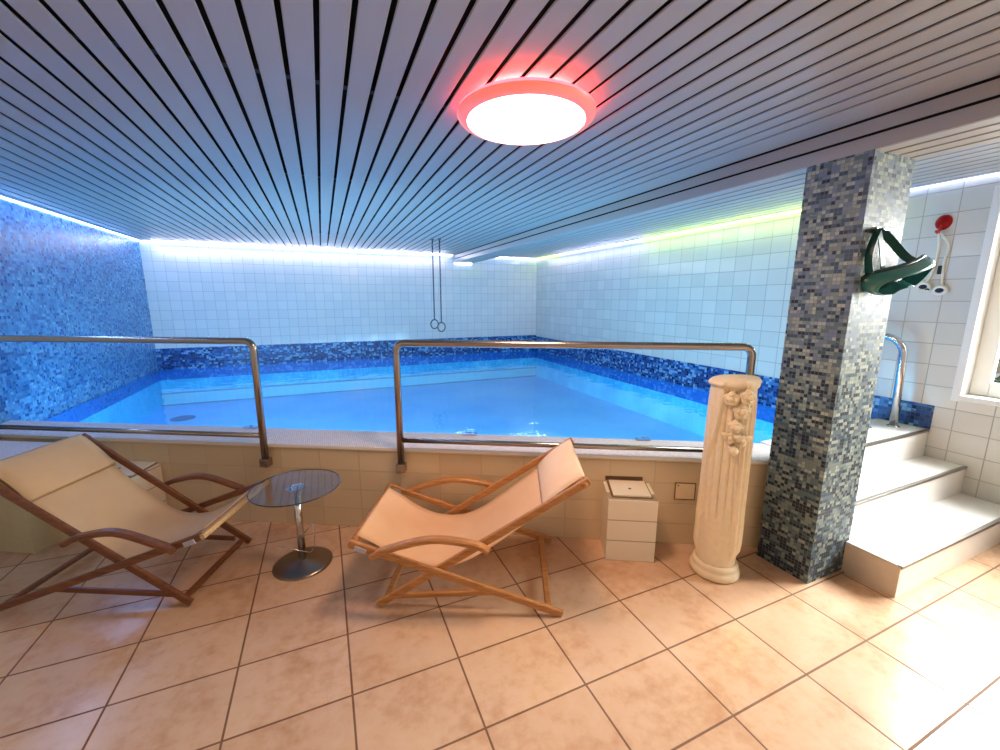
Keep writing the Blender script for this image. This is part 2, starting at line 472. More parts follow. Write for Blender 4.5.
# parapet in front of the pool, coping
bm = bmesh.new()
prism(bm, [(XL, on_line(XL, 0)), (2.46, on_line(2.46, 0)), (2.46, on_line(2.46, -.27)), (XL, on_line(XL, -.27))], 0, .513)
tag(obj('wall_parapet', bm, M_para_tile), kind='structure')
bm = bmesh.new()
prism(bm, [(XL, on_line(XL, .012)), (2.44, on_line(2.44, .012)), (2.44, inner(2.44)), (XL, inner(XL))], .513, ZK)
cp = obj('trim_3', bm, [M_coping, plain('white_coping_edge', srgb(240,236,232), .35)], bevel=.004); tag(cp, kind='structure')
for p in cp.data.polygons:
    if abs(p.normal.z) < .5: p.material_index = 1

# pillar
pil = empty('pillar', (2.302, -1.038, 0), label='square pillar covered in grey green glass mosaic beside the white steps', cat='pillar')
bm = bmesh.new(); box(bm, 2.143, 2.461, -1.17, -.907, 0, ZB+.004)
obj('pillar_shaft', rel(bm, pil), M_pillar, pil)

# stairs
st = empty('stairs', (3.04, -1.0, 0), label='three white steps with metal nosings rising to the pool edge beside the pillar', cat='steps')
SX0 = 2.43
for y0, z0, z1, xx in ((-1.397, 0, .167, SX0), (-1.145, .167, .35, 2.463), (-.936, .35, ZK, 2.463)):
    bm = bmesh.new()
    y1 = -1.172 if xx == SX0 else YL
    box(bm, 2.463, XR-.007, y0, YL+.004, z0, z1)
    if xx == SX0: box(bm, SX0, 2.4625, y0, -1.173, z0, z1)
    obj('step', rel(bm, st), M_step, st)
    bm = bmesh.new()
    box(bm, xx-.001, XR-.007, y0-.005, y0+.014, z1-.003, z1+.002); box(bm, xx-.001, XR-.007, y0-.005, y0, z1-.014, z1)
    obj('nosing', rel(bm, st), M_nose, st, bevel=.001)
bm = bmesh.new(); box(bm, SX0-.004, SX0, -1.397, -1.173, 0, .162)
obj('side_panel', rel(bm, st), M_stepside, st)

# ------------------------------------------------------------------ round ceiling light
LX, LY = .782, -.668
lamp = empty('ceiling_light', (LX, LY, ZC), label='round flush ceiling light glowing white with a red halo', cat='light')
M_halo = emit('red_halo_led', (1, .045, .06, 1), 9)
M_diff = emit('white_diffuser', (1, .90, .86, 1), 6)
tq = NT('pink_translucent_rim'); tq.set(Base_Color=srgb(255,150,140), Roughness=.35)
tq.p.inputs['Emission Color'].default_value = (1, .16, .12, 1); tq.p.inputs['Emission Strength'].default_value = .55
bm = bmesh.new(); lathe(bm, [(.229, -.062), (.244, -.060), (.257, -.054), (.266, -.045), (.269, -.038)], 64, cap=False)
obj('rim', bm, tq.m, lamp, smooth=True)
bm = bmesh.new(); lathe(bm, [(.230, -.052), (.230, -.062), (.15, -.065), (.001, -.066)], 64, cap=False); obj('diffuser', bm, M_diff, lamp, smooth=True)
bm = bmesh.new(); lathe(bm, [(.269, -.038), (.266, -.030), (.255, -.022), (.20, -.020)], 64, cap=False)
obj('halo_ring', bm, M_halo, lamp, smooth=True)
bm = bmesh.new(); lathe(bm, [(.13, -.020), (.13, -.0005)], 48); obj('mounting_plate', bm, M_frame, lamp)

# LED strips along the ceiling edge
def led(name, x0, x1, y0, y1, col, s, label, z=ZC-.006):
    e = empty(name, ((x0+x1)/2, (y0+y1)/2, z), label=label, cat='led strip')
    b = bmesh.new(); box(b, x0, x1, y0, y1, z, z+.012); obj('light_tube', rel(b, e), emit(name+'_glow', col, s), e)
    b = bmesh.new(); box(b, x0-(.0 if x1-x0 > y1-y0 else .004), x1, y0, y1, z+.0125, z+.018); obj('mounting_rail', rel(b, e), M_frame, e)
LB = (.30, .46, 1, 1); LW = (.50, .60, 1, 1); LY_ = (.72, 1, .12, 1)
led('led_strip', XL+.002, XL+.016, on_line(XL, 0)-1.2, YB-.02, LB, 22, 'blue white light strip along the ceiling edge of the blue mosaic wall')
led('led_strip', XL+.03, 2.11, YB-.022, YB-.008, LW, 20, 'long blue white light strip above the far white tiled wall left of the ceiling beam')
led('led_strip', 2.50, XR-.02, YB-.022, YB-.008, LW, 18, 'short white light strip above the far tiled wall right of the ceiling beam')
led('led_strip', 2.15, 2.46, YB-.022, YB-.008, LW, 18, 'shortest light strip dipping under the ceiling beam on the far wall', z=ZB-.014)
led('led_strip', XR-.022, XR-.008, 3.95, YB-.03, LY_, 14, 'short yellow green light strip in the far right ceiling corner')
led('led_strip', XR-.022, XR-.008, 2.0, 3.94, LW, 14, 'blue white light strip segment on the right wall between two green ones')
led('led_strip', XR-.022, XR-.008, -.55, 1.99, LY_, 18, 'long yellow green light strip on the right wall left of the pillar')
led('led_strip', XR-.022, XR-.008, -2.2, -.56, LW, 6, 'pale lavender light strip above the window wall right of the pillar')

# ------------------------------------------------------------------ guard rails
def guard(s0, s1, label, posts):
    e = empty('guard_rail', pf((s0+s1)/2, .030, 0), math.atan2(D.y, D.x), label=label, cat='railing')
    sc = (s0+s1)/2
    pts = [(s0-sc, 0, .40), (s0-sc, 0, 1.165), (s1-sc, 0, 1.165), (s1-sc, 0, .40)]
    b = bmesh.new(); tube(b, round_path(pts, .055), .0205, 14); obj('rail_frame', b, M_steel, e, smooth=True)
    b = bmesh.new(); tube(b, [(s0-sc, 0, .592), (s1-sc, 0, .592)], .0155, 12); obj('lower_bar', b, M_steel, e, smooth=True)
    for s in (s0, s1):
        for z in (.42,):
            b = bmesh.new(); box(b, s-sc-.026, s-sc+.026, -.024, .029, z-.026, z+.026); obj('wall_bracket', b, M_steel, e, bevel=.003)
guard(-1.62, .235, 'left stainless steel guard rail on the low tiled wall behind the left deckchair', 2)
guard(1.09, 3.005, 'right stainless steel guard rail on the low wall behind the stone pedestal', 2)

# ------------------------------------------------------------------ deckchairs
def deckchair(loc, rz, wood_, cloth, pcloth, prm, label):
    e = empty('deckchair', loc, rz, label=label, cat='deckchair')
    cx = prm['cx']; W = prm['w']
    def P(s, y, z): return Vector((s-cx, y, z))
    bt, sf = prm['top'], prm['front']; base = prm['base']
    yb, ys = W/2-.028, W/2-.004
    for sg in (-1, 1):
        b = bmesh.new()
        bar(b, [P(-.02, sg*yb, .012), P(.0, sg*yb, .022), P(bt[0], sg*yb, bt[1]), P(bt[0]+.022, sg*yb, bt[1]+.016)], .021, .042, (0, 1, 0)) if False else bar(b, [P(-.005, sg*yb, .014), P(bt[0]+.022, sg*yb, bt[1]+.016)], .034, .021, (0, 1, 0))
        for v in b.verts:
            if v.co.z < .0: v.co.z = .0
        obj('back_rail', b, wood_, e)
        b = bmesh.new(); bar(b, [P(base+.03, sg*ys, .012), P(sf[0]-.012, sg*ys, sf[1]+.005)], .034, .021, (0, 1, 0))
        for v in b.verts:
            if v.co.z < .0: v.co.z = .0
        obj('seat_rail', b, wood_, e)
        # bent arm from the seat rail over to the back rail
        f = lambda s: sf[1]*(base-s)/(base-sf[0])
        g = lambda s: bt[1]*s/bt[0]
        a0, a1 = prm['arm']
        pts = [(a0-.03, f(a0)-.002), (a0+.05, f(a0)+.036), ((a0+a1)/2, max(f(a0), g(a1))+.036), (a1-.06, g(a1)+.018), (a1+.01, g(a1)-.012)]
        b = bmesh.new(); bar(b, [P(p[0], sg*(W/2+.014), p[1]) for p in bez([(x, z, 0) for x, z in pts], 5)], .026, .040, (0, 1, 0), .006)
        obj('armrest', b, wood_, e, smooth=False)
        # low side stretcher
        s0 = .07; z0 = .042; s1 = base*.72
        b = bmesh.new(); bar(b, [P(s0, sg*(yb-.018), z0+.005), P(s1, sg*(yb-.018), f(s1)+.0)], .026, .018, (0, 1, 0)); obj('side_brace', b, wood_, e)
    def cross(name, s, z, w, r, m=wood_):
        b = bmesh.new(); tube(b, [P(s, -w, z), P(s, w, z)], r, 12); obj(name, b, m, e, smooth=True)
    cross('top_bar', bt[0], bt[1], yb+.011, .016); 
    if prm.get('pale'):
        b = bmesh.new(); bar(b, [P(sf[0]-.006, -ys-.01, sf[1]), P(sf[0]-.006, ys+.01, sf[1])], .052, .022, (.38, 0, 1)); obj('front_bar', b, M_woodE, e)['label'] = 'pale worn front bar'
    else: cross('front_bar', sf[0], sf[1], ys+.01, .017)
    b = bmesh.new(); bar(b, [P(.03, -yb, .035), P(.03, yb, .035)], .03, .018, (0, 0, 1)); obj('front_stretcher', b, wood_, e)
    b = bmesh.new(); bar(b, [P(base-.03, -ys, .035), P(base-.03, ys, .035)], .03, .018, (0, 0, 1)); obj('rear_stretcher', b, wood_, e)
    for sg in (-1, 1):
        b = bmesh.new(); box(b, sf[0]-cx+.015, sf[0]-cx+.07, sg*ys-.0125, sg*ys+.0125, sf[1]-.03, sf[1]-.006)
        bmesh.ops.rotate(b, verts=b.verts[:], cent=P(sf[0]+.03, 0, sf[1]-.01), matrix=Matrix.Rotation(.36, 3, 'Y'))
        obj('hinge_plate', b, M_bluetag, e, bevel=.002)
    # sling
    prof = bez([(x, z, 0) for x, z in prm['sling']], 6); ny = 10; sw = prm['sw']
    b = bmesh.new(); rows = []
    for k, q in enumerate(prof):
        t = k/(len(prof)-1); row = []
        for j in range(ny+1):
            u = j/ny*2-1; row.append(b.verts.new(P(q.x, u*sw/2*(1-.05*math.sin(PI*t)), q.y+.012*u*u*math.sin(PI*t))))
        rows.append(row)
    for r0, r1 in zip(rows, rows[1:]):
        for j in range(ny): b.faces.new((r0[j], r0[j+1], r1[j+1], r1[j]))
    obj('sling', b, cloth, e, smooth=True, solid=.004)
    for sg, nm in ((0, 'hem'),):
        pass
    # head cushion draped from the top bar
    b = bmesh.new(); pr = prm['pillow']; top = bez([(x, z, 0) for x, z in pr], 5); n = len(top); loops = []
    for j in range(ny+1):
        u = j/ny*2-1; ring = []
        th = .026*(1-abs(u)**4*.75)
        for k, q in enumerate(top):
            t = k/(n-1); nrm = Vector((-(bt[1]-.2), (bt[0]-.3))).normalized()
            hh = th*(math.sin(PI*min(1, max(0, t)))**.6)
            ring.append((q.x+nrm.x*hh, q.y+nrm.y*hh))
        for k, q in reversed(list(enumerate(top))):
            if 0 < k < n-1: ring.append((q.x, q.y))
        loops.append([b.verts.new(P(x, u*sw/2*.99, z)) for x, z in ring])
    for r0, r1 in zip(loops, loops[1:]):
        m = len(r0)
        for j in range(m): b.faces.new((r0[j], r0[(j+1) % m], r1[(j+1) % m], r1[j]))
    b.faces.new(loops[0]); b.faces.new(loops[-1][::-1])
    obj('head_cushion', b, pcloth, e, smooth=True)
    return e

R_ang = math.radians(-25.3)
deckchair((.628, -.425, 0), R_ang, M_woodA, M_cloth, M_cloth2,
          dict(cx=.41, w=.575, base=.81, top=(.92, .628), front=(-.10, .335), arm=(.02, .50), sw=.48,
               sling=[(-.095, .352), (-.02, .305), (.08, .235), (.20, .19), (.33, .19), (.46, .25), (.62, .375), (.78, .51), (.915, .645)],
               pillow=[(.925, .658), (.87, .615), (.80, .555), (.745, .495)]),
          'right deckchair of golden wood with a peach canvas sling in front of the low wall')
L_ang = math.radians(159.0)
deckchair((-.968, .250, 0), L_ang, M_woodB, M_cloth_shaded, M_cloth_shaded,
          dict(pale=1, cx=.42, w=.545, base=.845, top=(.80, .655), front=(-.10, .362), arm=(.03, .45), sw=.44,
               sling=[(-.095, .378), (-.02, .325), (.08, .255), (.20, .21), (.31, .215), (.42, .275), (.56, .40), (.69, .54), (.80, .672)],
               pillow=[(.81, .690), (.76, .645), (.70, .58), (.645, .515)]),
          'left deckchair of dark wood with a canvas sling coloured darker for shade cut by the frame edge')

# ------------------------------------------------------------------ side table
tb = empty('side_table', (-.194, .01, 0), label='small round glass side table on a steel pedestal between the deckchairs', cat='table')
bm = bmesh.new(); lathe(bm, [(.148, 0), (.148, .004), (.13, .012), (.03, .018), (.022, .03)], 48); obj('base', bm, plain('satin_steel', srgb(150,138,126), .28, metal=1), tb, smooth=True)
bm = bmesh.new(); tube(bm, [(0, 0, .02), (0, 0, .438)], .019, 20); obj('pole', bm, M_chrome, tb, smooth=True)
bm = bmesh.new(); lathe(bm, [(.03, .434), (.045, .438), (.045, .4415)], 24); obj('top_mount', bm, M_chrome, tb)
bm = bmesh.new(); lathe(bm, [(.214, .4425), (.2165, .4445), (.2165, .4485), (.214, .4505)], 72); obj('glass_top', bm, M_tglass, tb, smooth=False)
bm = bmesh.new(); tube(bm, [(.2168*math.cos(2*PI*i/72), .2168*math.sin(2*PI*i/72), .4465) for i in range(72)], .0028, 6, closed=True); obj('glass_edge', bm, plain('dark_glass_edge', srgb(52,58,66), .15), tb, smooth=True)
wire = [(-.10, -.07, .165), (.045, -.04, .075), (.062, .0, .085), (.07, -.02, .235), (.02, .03, .17), (-.01, .045, .12)]
bm = bmesh.new(); tube(bm, round_path(wire[:4], .012, 4), .0028, 6); tube(bm, [(.066, -.02, .235), (.0, .03, .14)], .0028, 6)
obj('wire_magazine_holder', bm, M_chrome, tb, smooth=True)

# ------------------------------------------------------------------ tiled box with lid (filter housing) on the parapet
def tiled_box(s0, s1, depth, h0, h1, label, hole=True, front_hole=False):
    e = empty('tiled_box', pf((s0+s1)/2, depth/2, 0), math.atan2(D.y, D.x), label=label, cat='box')
    w = (s1-s0)/2; d = depth/2
    b = bmesh.new()
    v = box(b, -w, w, -d, d-.001, 0, h0)
    for q in v:
        if q.co.z > h0/2 and q.co.y > 0: q.co.z = h1
    obj('housing', b, M_box_tile, e, bevel=.003)
    b = bmesh.new(); sl = (h1-h0)/depth
    def zt(y): return h0+sl*(y+d)
    y0, y1 = -d+.03, d-.004
    z = lambda y: zt(y)+.003
    vs = [(-w+.03, y0), (w-.03, y0), (w-.03, y1), (-w+.03, y1)]
    a = [b.verts.new((x, y, z(y))) for x, y in vs]; c = [b.verts.new((x, y, z(y)+.010)) for x, y in vs]
    b.faces.new(a[::-1]); b.faces.new(c)
    for i in range(4): b.faces.new((a[i], a[(i+1) % 4], c[(i+1) % 4], c[i]))
    lid = obj('lid', b, plain('cream_lid_tile', srgb(238,228,206), .25), e, bevel=.002)
    b = bmesh.new(); lathe(b, [(.008, z(0)+.0105), (.008, z(0)+.0115)], 16); obj('finger_hole', b, M_dark, lid)
    b = bmesh.new(); quad(b, (-w+.02, y0-.008, z(y0)-.0015), (w-.02, y0-.008, z(y0)-.0015), (w-.02, y1+.003, z(y1)-.0015), (-w+.02, y1+.003, z(y1)-.0015)); obj('lid_gap', b, M_brown, e)
    return e
tiled_box(2.278, 2.538, .197, .357, .372, 'cream tiled box with a square lid against the low wall beside the pedestal')
b1 = tiled_box(-.86, -.50, .20, .35, .372, 'cream tiled box with a brown opening half hidden behind the left deckchair')
bm = bmesh.new(); box(bm, .06, .13, -.104, -.100, .18, .27); obj('front_opening', bm, M_brown, b1)
# dark recess in the parapet above each lid
for s0, s1 in ((2.29, 2.50),):
    bm = bmesh.new(); box(bm, -(s1-s0)/2, (s1-s0)/2, -.004, 0, -.012, .012)
    e = obj('wall_recess', bm, plain('dark_recess', srgb(92,66,40), .8)); e.location = pf((s0+s1)/2, .001, .394); e.rotation_euler = (0, 0, math.atan2(D.y, D.x)); tag(e, kind='structure')
# cover plate
pl = empty('cover_plate', pf(2.74, .003, .33), math.atan2(D.y, D.x), label='flat cream access cover on the low wall left of the pedestal', cat='cover plate')
bm = bmesh.new(); box(bm, -.052, .052, -.004, .002, -.046, .046); obj('plate', bm, plain('cream_plate', srgb(230,208,172), .3), pl, bevel=.002)
bm = bmesh.new(); box(bm, -.058, .058, -.001, .0022, -.052, .052); obj('seal', bm, M_brown, pl)
bm = bmesh.new(); lathe(bm, [(.004, 0), (.004, .002)], 10); bmesh.ops.rotate(bm, verts=bm.verts[:], cent=(0, 0, 0), matrix=Matrix.Rotation(PI/2, 3, 'X')); bmesh.ops.translate(bm, verts=bm.verts[:], vec=(-.04, -.004, .036)); obj('screw', bm, M_dark, pl)
# tiled plinth at the left
C0 = Vector((-1.58, .692, 0)); E1 = C0+N*-.26
bm = bmesh.new()
pts = [C0, C0-D*.55, C0-D*.55-N*.30, C0+D*.01-N*.30]
prism(bm, [(p.x-C0.x, p.y-C0.y) for p in pts], 0, .54)
e = obj('tiled_plinth', bm, [M_para_tile, M_coping]); e.location = (C0.x, C0.y, 0); tag(e, 'beige tiled block with a white top at the left edge behind the deckchair', 'plinth')
e.data.materials[0] = plain('beige_block_tile', srgb(206,196,160), .35, nz=.05)
for p in e.data.polygons:
    if p.normal.z > .9: p.material_index = 1

# ------------------------------------------------------------------ stone pedestal
PCX, PCY = 1.806, -.906
ped = empty('stone_pedestal', (PCX, PCY, 0), label='waist high cream stone pedestal carved as a draped fluted column with roses', cat='pedestal')
VD = math.atan2(-2.24-PCY, 0-PCX)      # direction facing the room
bm = bmesh.new(); lathe(bm, [(.106, 0), (.118, .008), (.119, .028), (.112, .040), (.104, .045), (.110, .056), (.106, .070), (.095, .076)], 64)
obj('plinth_ring', bm, M_stone, ped, smooth=True)
nth, nz_ = 220, 100; H0, H1 = .075, 1.035
def sst(e0, e1, x):
    t = max(0, min(1, (x-e0)/(e1-e0))); return t*t*(3-2*t)
def shaft_r(a, z):
    # a: angle from the view direction, + = to the right as seen from the room
    r = .086+.006*(1-z)
    edge = -.30-.85*sst(0, 1, (.98-z)/.55)
    re = .62+.10*math.sin(z*5+1)
    inm = sst(edge-.02, edge+.05, a)*(1-sst(re-.04, re+.04, a))
    fl = abs(math.sin((a+.2)*7.2))**.55
    r -= .015*(1-fl)*inm*sst(.315, .345, z)*(1-sst(.975, .995, z))
    if z < .32: r += .0012*math.sin(a*60)
    lm = 1-sst(edge-.10, edge+.02, a)
    if a < 0: r += (.013+.005*(1-z))*lm*sst(.10, .16, z)*(1-.5*sst(-2.6, -3.1, a)) + .004*math.sin(a*15+z*4)*lm*(1-sst(.9, 1, z))
    rm = sst(re-.03, re+.05, a)*(1-sst(1.9, 2.6, a))
    r += .014*rm*sst(.11, .16, z)+.0055*math.sin(a*24+z*2.5)*rm*sst(.12, .2, z)*(1-sst(.9, .98, z))
    r += .012*sst(.995, 1.012, z)
    r += .0012*noise.noise(Vector((a*6, z*14, 3)))
    return r
bm = bmesh.new(); rings = []
for k in range(nz_+1):
    z = H0+(H1-H0)*k/nz_; ring = []
    for i in range(nth):
        a = 2*PI*i/nth-PI
        r = shaft_r(a, z)
        if k == nz_: r -= .008
        zz = z + (.012*math.sin(a-.4) if k > nz_-3 else 0)
        ring.append(bm.verts.new((r*math.cos(VD+a), r*math.sin(VD+a), zz)))
    rings.append(ring)
for a_, b_ in zip(rings, rings[1:]):
    for i in range(nth): bm.faces.new((a_[i], a_[(i+1) % nth], b_[(i+1) % nth], b_[i]))
cvt = bm.verts.new((0, 0, H1+.002))
for i in range(nth): bm.faces.new((rings[-1][i], rings[-1][(i+1) % nth], cvt))
bm.faces.new(rings[0][::-1])
obj('fluted_shaft', bm, M_stone, ped, smooth=True)
def rose(a, z, r, kind):
    b = bmesh.new()
    R0 = shaft_r(a, z)+.004
    def add_petal(ang, ln, wd, lift, roll=0):
        n1, n2 = 6, 6; g = []
        for i in range(n1+1):
            t = i/n1; row = []
            for j in range(n2+1):
                u = j/n2*2-1; ww = wd*math.sin(PI*min(.97, t*.86+.12))
                x = ln*t; y = ww*u; h = lift*t*t+.006*math.sin(PI*t)-.010*u*u*t
                ca, sa = math.cos(ang), math.sin(ang)
                row.append((x*ca-y*sa, x*sa+y*ca, h+.004))
            g.append(row)
        V = [[b.verts.new(p) for p in row] for row in g]
        for r0, r1 in zip(V, V[1:]):
            for j in range(n2): b.faces.new((r0[j], r0[j+1], r1[j+1], r1[j]))
    if kind == 'rose':
        for k in range(5): add_petal(k*2*PI/5+.3, r, r*.62, .004)
        for k in range(4): add_petal(k*2*PI/4, r*.68, r*.5, .016)
        bmesh.ops.create_uvsphere(b, u_segments=12, v_segments=8, radius=r*.36, matrix=Matrix.Translation((0, 0, .012)))
    elif kind == 'leaf':
        for k, an in enumerate((.5, PI-.5, PI/2, -PI/2)): add_petal(an, r*(1.25 if k < 2 else .8), r*.4, .008)
        bmesh.ops.create_uvsphere(b, u_segments=12, v_segments=8, radius=r*.3, matrix=Matrix.Translation((0, 0, .008)))
    else:
        bmesh.ops.create_uvsphere(b, u_segments=16, v_segments=10, radius=r*.8, matrix=Matrix.Translation((0, 0, .004)))
        add_petal(PI/2, r*1.1, r*.5, .008); add_petal(PI/2+1, r, r*.4, .006)
    # local x -> tangent, y -> up, z -> outward
    an = VD+a; out = Vector((math.cos(an), math.sin(an), 0)); tan = Vector((-math.sin(an), math.cos(an), 0))
    for v in b.verts:
        p = v.co.copy(); v.co = out*(R0+p.z*1.4-.004)+tan*p.x+Vector((0, 0, z+p.y))
    obj('carved_flower', b, M_stone, ped, smooth=True, solid=.004)
for a, z, r, k in ((-.02, .950, .036, 'rose'), (.62, .965, .036, 'rose'), (.50, .895, .042, 'rose'), (.32, .815, .038, 'rose'), (.12, .760, .036, 'leaf'), (.56, .755, .036, 'leaf'), (.30, .700, .026, 'bud')):
    rose(a, z, r, k)

# ------------------------------------------------------------------ pool ladder rails at the top step
hr = empty('ladder_handrail', (3.62, -.80, ZK), label='tall polished steel handrail rising from the top step behind the pillar', cat='handrail')
bm = bmesh.new(); tube(bm, round_path([(0, 0, 0), (0, .02, .61), (-.02, .34, .66), (-.02, .46, .50), (-.02, .48, .02)], .12, 8), .023, 14); obj('rail_tube', bm, M_chrome, hr, smooth=True)
bm = bmesh.new(); lathe(bm, [(.036, 0), (.036, .006), (.022, .012)], 20); obj('floor_flange', bm, M_chrome, hr, smooth=True)
gh = empty('grab_handle', (3.42, -.74, ZK), label='low curved steel grab handle at the pool edge partly behind the pillar', cat='handrail')
bm = bmesh.new(); tube(bm, round_path([(0, 0, 0), (0, 0, .13), (-.16, .03, .15), (-.17, .03, 0)], .07, 8), .016, 12); obj('rail_tube', bm, M_chrome, gh, smooth=True)
bm = bmesh.new(); lathe(bm, [(.028, 0), (.028, .005), (.017, .01)], 20); obj('floor_flange', bm, M_chrome, gh)

# ------------------------------------------------------------------ gymnastic rings hanging over the pool
def hang_ring(x, y, zb, label, tilt):
    e = empty('hanging_ring', (x, y, ZC), tilt, label=label, cat='ring', group='gymnastic rings over the pool')
    b = bmesh.new(); z = ZC-.02; k = 0; ln = .034
    while z-ln > zb:
        c = z-ln/2; pts = []
        for i in range(10):
            t = 2*PI*i/10; u, w = .0075*math.cos(t), .021*math.sin(t)
            pts.append((u if k % 2 else 0, 0 if k % 2 else u, c-ZC+w))
        tube(b, pts, .0042, 5, closed=True); z -= ln; k += 1
    obj('chain', b, plain('dark_steel_chain', srgb(70,76,84), .35, metal=.9), e, smooth=True)
    b = bmesh.new(); R = .058
    tube(b, [(R*math.sin(2*PI*i/28), 0, z-ZC-R+R*math.cos(2*PI*i/28)) for i in range(28)], .0085, 8, closed=True)
    obj('ring', b, plain('grey_ring', srgb(86,90,96), .4), e, smooth=True)
    b = bmesh.new(); lathe(b, [(.02, -.02), (.02, .0)], 12); obj('ceiling_hook', b, M_steel, e)
hang_ring(1.33, 3.02, 1.125, 'left one of two grey gymnastic rings hanging on chains over the pool', .35)
hang_ring(1.40, 2.94, 1.105, 'right one of two grey gymnastic rings hanging on chains over the pool', .35)

# ------------------------------------------------------------------ small clear fittings on the coping
for s, o, lb in ((-.06, -.265, 'small clear plastic fitting on the coping behind the left guard rail'), (1.46, -.265, 'small clear plastic fitting on the coping above the right deckchair'), (2.56, -.27, 'small clear plastic fitting on the coping near the pedestal')):
    e = empty('coping_fitting', pf(s, o, ZK), math.atan2(D.y, D.x), label=lb, cat='fitting')
    b = bmesh.new(); box(b, -.045, .045, -.02, .02, 0, .014); obj('clear_block', b, M_clip, e, bevel=.003)
    b = bmesh.new(); lathe(b, [(.010, .0145), (.010, .018), (.004, .02)], 12); obj('screw_cap', b, M_steel, e)

# ------------------------------------------------------------------ diving mask on the pillar
mk = empty('diving_mask', (2.27, -1.20, 1.70), label='teal diving mask hanging by its strap on the bright side of the pillar', cat='diving mask')
def mp(x, y, z): return (x-2.27, y+1.20, z-1.70)
# body loop: long curved frame, tilted, lens inside
MA, MB = Vector(mp(2.20, -1.195, 1.47)), Vector(mp(2.53, -1.25, 1.565))
ax = (MB-MA).normalized(); mid = (MA+MB)/2; L = (MB-MA).length/2
upv = Vector((-.25, -.55, .8)); upv = (upv-ax*upv.dot(ax)).normalized(); dn = ax.cross(upv)
def mask_pt(t, sc=1.0, off=0.0):
    c, s = math.cos(t), math.sin(t)
    x = math.copysign(abs(c)**.7, c)*L*sc; y = math.copysign(abs(s)**.8, s)*.055*sc
    if s < 0 and abs(c) < .25: y *= .62
    return mid+ax*x+upv*y+dn*(off-.35*x*x/L*0.6)
bm = bmesh.new(); tube(bm, [mask_pt(2*PI*i/48) for i in range(48)], .0095, 8, closed=True); obj('mask_frame', bm, M_tealb, mk, smooth=True)
bm = bmesh.new(); c = bm.verts.new(mid+dn*.004); r1 = [bm.verts.new(mask_pt(2*PI*i/48, .96)) for i in range(48)]
for i in range(48): bm.faces.new((r1[i], r1[(i+1) % 48], c))
obj('lens', bm, M_mglass, mk, smooth=True)
bm = bmesh.new(); rr = [[bm.verts.new(mask_pt(2*PI*i/48, s, o)) for i in range(48)] for s, o in ((1.0, 0), (1.06, .02), (1.0, .05), (.86, .06))]
for a_, b_ in zip(rr, rr[1:]):
    for i in range(48): bm.faces.new((a_[i], a_[(i+1) % 48], b_[(i+1) % 48], b_[i]))
ts = NT('translucent_teal_skirt'); ts.set(Base_Color=srgb(58,128,124), Roughness=.25); ts.p.inputs['Transmission Weight'].default_value = .25
obj('skirt', bm, ts.m, mk, smooth=True, solid=.003)
hk = Vector(mp(2.245, -1.19, 1.705))
bm = bmesh.new()
bar(bm, bez([MA+Vector((.01, 0, .01)), Vector(mp(2.19, -1.185, 1.60)), Vector(mp(2.215, -1.19, 1.70)), hk], 6), .003, .03, (0, -1, .2))
bar(bm, bez([hk, Vector(mp(2.32, -1.20, 1.66)), Vector(mp(2.40, -1.23, 1.59)), MB], 6), .003, .034, (0, -1, .6))
bar(bm, bez([hk+Vector((-.02, 0, 0)), Vector(mp(2.25, -1.20, 1.62)), Vector(mp(2.27, -1.21, 1.52))], 6), .034, .004, (0, -1, 0))
obj('strap', bm, M_teal, mk, smooth=False)
bm = bmesh.new(); box(bm, -.05, -.01, -.012, .022, .0, .012); box(bm, -.045, -.03, .018, .03, -.01, .02); obj('hook', bm, M_chrome, mk, bevel=.002)

# red suction hook on the window wall and white goggles
rh = empty('suction_hook', (XR-.001, -.81, 1.905), label='red plastic hook on the cream tiled wall right of the pillar', cat='hook')
bm = bmesh.new(); bmesh.ops.create_uvsphere(bm, u_segments=16, v_segments=10, radius=.042)
for v in bm.verts: v.co.x = -abs(v.co.x)*.7; v.co.z *= 1.15
obj('hook_cap', bm, M_red, rh, smooth=True)
bm = bmesh.new(); tube(bm, round_path([(-.02, 0, -.02), (-.045, 0, -.07), (-.075, 0, -.06)], .02, 4), .009, 8); obj('hook_arm', bm, M_red, rh, smooth=True)
gg = empty('swim_goggles', (XR+.010, -.86, 1.555), label='white swimming goggles hanging by a long strap below the red hook', cat='goggles')
bm = bmesh.new()
tube(bm, bez([(-.055, .052, .288), (-.03, .045, .20), (-.02, .05, .10), (-.02, .06, .02), (-.02, .08, -.035)], 6), .007, 6)
tube(bm, bez([(-.055, .046, .288), (-.03, .0, .20), (-.02, .01, .10), (-.02, .005, .02), (-.02, .0, -.055)], 6), .007, 6)
obj('strap', bm, M_wsil, gg, smooth=True)
bm = bmesh.new(); box(bm, -.03, -.01, .012, .032, .02, .075); obj('strap_clip', bm, M_dark, gg, bevel=.003)
for y, z in ((.085, -.060), (.0, -.085)):
    bm = bmesh.new(); tube(bm, [(-.03, y+.030*math.cos(2*PI*i/20), z+.024*math.sin(2*PI*i/20)) for i in range(20)], .011, 8, closed=True); cup = obj('eye_cup', bm, M_wsil, gg, smooth=True)
    bm = bmesh.new(); lathe(bm, [(.024, 0), (.024, .006)], 16); bmesh.ops.rotate(bm, verts=bm.verts[:], cent=(0, 0, 0), matrix=Matrix.Rotation(-PI/2, 3, 'Y')); bmesh.ops.translate(bm, verts=bm.verts[:], vec=(-.03, y, z)); obj('tinted_lens', bm, M_dark, cup)
bm = bmesh.new(); tube(bm, [(-.035, .05, -.08), (-.04, .06, -.075), (-.035, .07, -.08)], .006, 6); obj('nose_bridge', bm, M_dark, gg)

